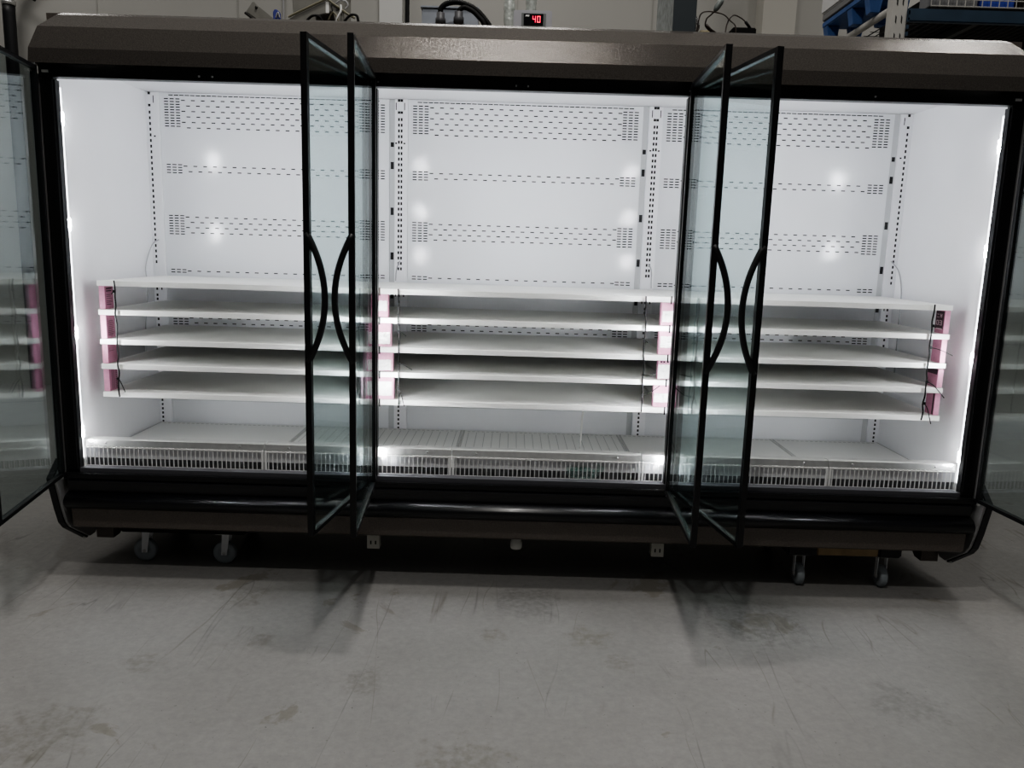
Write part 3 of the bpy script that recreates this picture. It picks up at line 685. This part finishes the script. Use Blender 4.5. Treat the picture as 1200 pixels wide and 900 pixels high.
obj('wire', tube(nb(), [(1.03, .17, 1.862), (1.05, .165, 1.872), (1.07, .165, 1.868), (1.078, .165, 1.855), (1.068, .165, 1.842)], .003, 6, True), M['cord_grey'], c)
obj('wire', tube(nb(), [(1.03, .168, TOP+.004), (1.035, .16, 1.80), (1.05, .16, 1.83), (1.05, .165, 1.856)], .004, 6, True), M['wire'], c)
obj('wire', tube(nb(), [(1.00, .17, 1.80), (1.018, .165, 1.826), (1.035, .16, 1.81), (1.05, .16, TOP+.004)], .0035, 6, True), mat('olive_wire', (.16, .15, .1), .5), c)
obj('wire', tube(nb(), [(1.045, .165, TOP+.006), (1.07, .16, 1.80), (1.09, .16, 1.818), (1.112, .16, 1.817), (1.118, .16, 1.80), (1.12, .165, TOP+.006)], .005, 6, True), M['tie'], c)
obj('wire', tube(nb(), [(.90, .165, TOP+.004), (.925, .16, 1.80), (.945, .16, 1.812), (.97, .16, 1.806), (.99, .165, TOP+.005)], .005, 6, True), M['tie'], c)
c = thing('blue_connector', 'small blue wire connector between the two piles of metal covers', 'connector', (.80, .17, TOP))
obj('shell', slab('c', [(.785, TOP), (.785, 1.826), (.797, 1.834), (.81, 1.822), (.812, TOP)], .16, .185, M['blueplug'], ''), M['blueplug'], c)
obj('lead', tube(nb(), [(.797, .158, 1.80), (.806, .155, 1.818), (.812, .158, 1.80)], .003, 6, True), M['cord_grey'], c)

# ------------------------------------------------------------------ black post behind the left end
k = thing('standpipe', 'black upright pipe with a chrome collar on the rear wall beyond the case', 'pipe', (-2.63, 4.05, FZ))
obj('pipe', tube(nb(), [(-2.632, 4.05, FZ), (-2.632, 4.05, 2.80), (-2.63, 4.05, 2.865)], .050, 16), M['rubber'], k)
obj('collar', lathe(nb(), [(.0001, 2.866), (.056, 2.866), (.056, 2.90), (.0001, 2.90)], (-2.63, 4.05, 0), 'z', 18), M['alu'], k)
obj('upper_pipe', tube(nb(), [(-2.63, 4.05, 2.901), (-2.615, 4.05, 2.97), (-2.56, 4.05, 3.08), (-2.44, 4.05, 3.2)], .042, 12, True), M['rubber'], k)
obj('side_arm', tube(nb(), [(-2.58, 4.05, 3.04), (-2.49, 4.05, 2.97), (-2.40, 4.05, 2.91)], .013, 8), M['rubber'], k)

# ------------------------------------------------------------------ pallet rack on the right, behind the case
k = thing('pallet_rack', 'pale grey slotted post rack with dark blue beam and wire deck behind the right end', 'rack', (5.3, 2.6, FZ))
def post(x, y):
    bm = nb(); w = .09
    box(bm, x, x+w, y, y+.004, FZ+.01, 3.6); box(bm, x, x+.004, y+.004, y+.07, FZ+.01, 3.6); box(bm, x+w-.004, x+w, y+.004, y+.07, FZ+.01, 3.6)
    z = FZ+.1
    while z < 3.5:
        for dx in (.028, .062): quad(bm, [(x+dx-.004, y-.001, z), (x+dx+.004, y-.001, z-.012), (x+dx+.004, y-.001, z+.028), (x+dx-.004, y-.001, z+.040)], 1)
        z += .1
    box(bm, x-.02, x+w+.02, y-.02, y+.09, FZ, FZ+.01)
    obj('post', bm, [M['rackwhite'], M['slot']], k)
for x in (3.968, 6.6):
    for y in (1.9, 2.95): post(x, y)
for y in (1.9, 2.98): obj('beam', bbox(4.059, 6.599, y-.012, y+.03, 2.345, 2.418, .005), M['beam'], k)
bm = nb()
for z in (2.30,):
    for i in range(4): box(bm, 4.0585, 4.0725, 1.888, 1.93, 2.262+i*.04, 2.262+i*.04+.022)
obj('beam_connector', bm, M['beam'], k)
for z in (2.425, 1.2, .2):
    obj('side_tie', tube(nb(), [(3.99, 1.972, z), (3.99, 2.949, z)], .022, 10), M['rackwhite'], k)
bm = nb(); x = 4.10
while x < 6.58: box(bm, x-.0025, x+.0025, 1.92, 2.965, 2.419, 2.424); x += .05
y = 1.95
while y < 2.95: box(bm, 4.08, 6.58, y-.002, y+.002, 2.4245, 2.428); y += .10
obj('wire_deck', bm, M['deckwire'], k)
for x in (4.55, 5.2, 5.9): obj('deck_support', box(nb(), x-.02, x+.02, 1.931, 2.967, 2.375, 2.4185), M['deckwire'], k)
# mesh basket with dark contents on the rack
g = thing('mesh_container', 'pale wire mesh container standing on the rack beam at the top right corner', 'container', (5.2, 1.98, 2.43))
bm = nb(); x = 4.19
while x <= 6.31: tube(bm, [(x, 1.885, 2.43), (x, 1.885, 2.80)], .003, 6); x += .0505
for z in (2.434, 2.472, 2.53, 2.59, 2.65, 2.72, 2.80): tube(bm, [(4.19, 1.889, z), (6.31, 1.889, z)], .0035, 6)
obj('mesh_front', bm, M['rackwhite'], g)
obj('base_tray', box(nb(), 4.19, 6.31, 1.897, 2.07, 2.4285, 2.437), M['deckwire'], g)
rr = random.Random(11)
for i, (x0, x1, z1, m, lab) in enumerate(((4.20, 4.48, 2.62, M['duct'], 'dark grey carton in the mesh container beside the post'), (4.50, 4.70, 2.60, mat('bright_blue_bag', (.05, .08, .45), .6), 'bright blue carton in the mesh container'), (4.72, 5.25, 2.60, M['dark'], 'long black carton at the right of the mesh container'))):
    bm = bbox(x0, x1, 1.91, 2.06, 2.438, z1, .006)
    tp = obj('carton', bm, m); tag(tp, lab, 'carton')
tag(obj('flat_carton', bbox(4.34, 6.4, 2.08, 2.92, 2.4285, 2.60, .006), M['dark']), 'wide black flat carton on the wire deck behind the mesh container', 'carton')
# blue plastic pallet on the rack, overhanging the left side, with a white crate
p = thing('plastic_pallet', 'blue plastic pallet overhanging the left side of the rack', 'pallet', (4.04, 2.4, 2.45))
PZ = 2.448
obj('top_deck', bbox(3.905, 4.17, 2.09, 2.86, PZ+.100, PZ+.140, .006), M['blue'], p)
for y in (2.10, 2.36, 2.77):
    for x in (3.907, 4.075):
        obj('block_foot', slab('c', [(x, PZ+.0995), (x+.02, PZ), (x+.075, PZ), (x+.09, PZ+.0995)], y, y+.075, M['blue'], ''), M['blue'], p)
k = thing('white_crate', 'white crate with a dark base standing on the blue pallet', 'crate', (4.03, 2.5, PZ+.14))
obj('base', bbox(3.895, 4.165, 2.25, 2.84, PZ+.141, PZ+.185, .004), M['duct'], k)
obj('body', bbox(3.885, 4.17, 2.24, 2.85, PZ+.1855, PZ+.60, .01), mat('white_crate_plastic', (.66, .66, .66), .5), k)

# ------------------------------------------------------------------ light
def area(name, loc, rot, sx, sy, energy, col=(1, .97, .93), spread=PI):
    l = bpy.data.lights.new(name, 'AREA'); l.shape = 'RECTANGLE'; l.size = sx; l.size_y = sy; l.energy = energy; l.color = col; l.spread = spread
    o = bpy.data.objects.new(name, l); C.objects.link(o); o.location = loc; o.rotation_euler = rot; return o
area('ceiling_light', (1.60, -3.0, 5.2), (0, 0, 0), .14, .10, 44)
area('ceiling_light', (1.70, -.85, 5.2), (0, 0, 0), .5, .3, 42)
area('ceiling_light', (4.95, .43, 5.2), (0, 0, 0), .28, .2, 15)
area('ceiling_light', (-2.5, 2.6, 5.2), (0, 0, 0), 1.2, .6, 20)
area('ceiling_light', (1.5, 2.6, 5.2), (0, 0, 0), 1.2, .6, 20)
area('ceiling_light', (6.0, 2.9, 5.2), (0, 0, 0), 1.2, .6, 20)
def strip(x, dx, zs, watts):     # one small lamp per lens behind the frame, thrown sideways into the case
    q = (-Vector((dx*.80, .60, 0)).normalized()).to_track_quat('Z', 'Y')
    for z in zs: area('led_lens_light', (x, .056, B+z), q.to_euler(), .010, .07, watts/len(zs), (.93, .96, 1.0), math.radians(92))
JZ = (1.382, .98, .55, .14); MZ = (1.39, 1.133, .88, .62, .36, .10); WATT = 2.0
strip(-.004, 1, JZ, WATT); strip(XR+.004, -1, JZ, WATT)
for xm in (1.199, 2.4187):
    strip(xm+.018, 1, MZ, WATT); strip(xm-.018, -1, MZ, WATT)
wd = bpy.data.worlds.new('World'); S.world = wd; wd.use_nodes = True
nt = wd.node_tree; bg = nt.nodes['Background']; bg.inputs[1].default_value = 1.0
wt = nt.nodes.new('ShaderNodeTexCoord'); sx = nt.nodes.new('ShaderNodeSeparateXYZ'); rp = nt.nodes.new('ShaderNodeValToRGB')
nt.links.new(wt.outputs['Generated'], sx.inputs[0]); nt.links.new(sx.outputs['Z'], rp.inputs['Fac']); nt.links.new(rp.outputs['Color'], bg.inputs[0])
rp.color_ramp.elements[0].position = .45; rp.color_ramp.elements[0].color = (.035, .035, .036, 1)
rp.color_ramp.elements[1].position = .97; rp.color_ramp.elements[1].color = (.36, .35, .33, 1)

# ------------------------------------------------------------------ camera
f, cx, cy, cz, pi_, ya, ro = 921.165, 1.7564, -3.1107, .9359, .1702, -.0018, .0295
Rv = Vector((math.cos(ya), math.sin(ya), 0)); F0 = Vector((-math.sin(ya), math.cos(ya), 0)); Zv = Vector((0, 0, 1))
Fv = F0*math.cos(pi_)-Zv*math.sin(pi_); Uv = F0*math.sin(pi_)+Zv*math.cos(pi_)
R2 = Rv*math.cos(ro)+Uv*math.sin(ro); U2 = Uv*math.cos(ro)-Rv*math.sin(ro)
cam = bpy.data.cameras.new('camera'); co = bpy.data.objects.new('camera', cam); C.objects.link(co)
mw = Matrix((R2, U2, -Fv)).transposed().to_4x4(); mw.translation = Vector((cx, cy, cz+B)); co.matrix_world = mw
cam.sensor_fit = 'HORIZONTAL'; cam.sensor_width = 36; cam.lens = 36*f/1200; cam.clip_start = .05; cam.clip_end = 60
S.camera = co
S.view_settings.view_transform = 'AgX'; S.view_settings.look = 'AgX - Medium High Contrast'; S.view_settings.exposure = 0.38
S.cycles.use_denoising = True
S.cycles.max_bounces = 10; S.cycles.transparent_max_bounces = 16; S.cycles.caustics_reflective = False; S.cycles.sample_clamp_indirect = 6
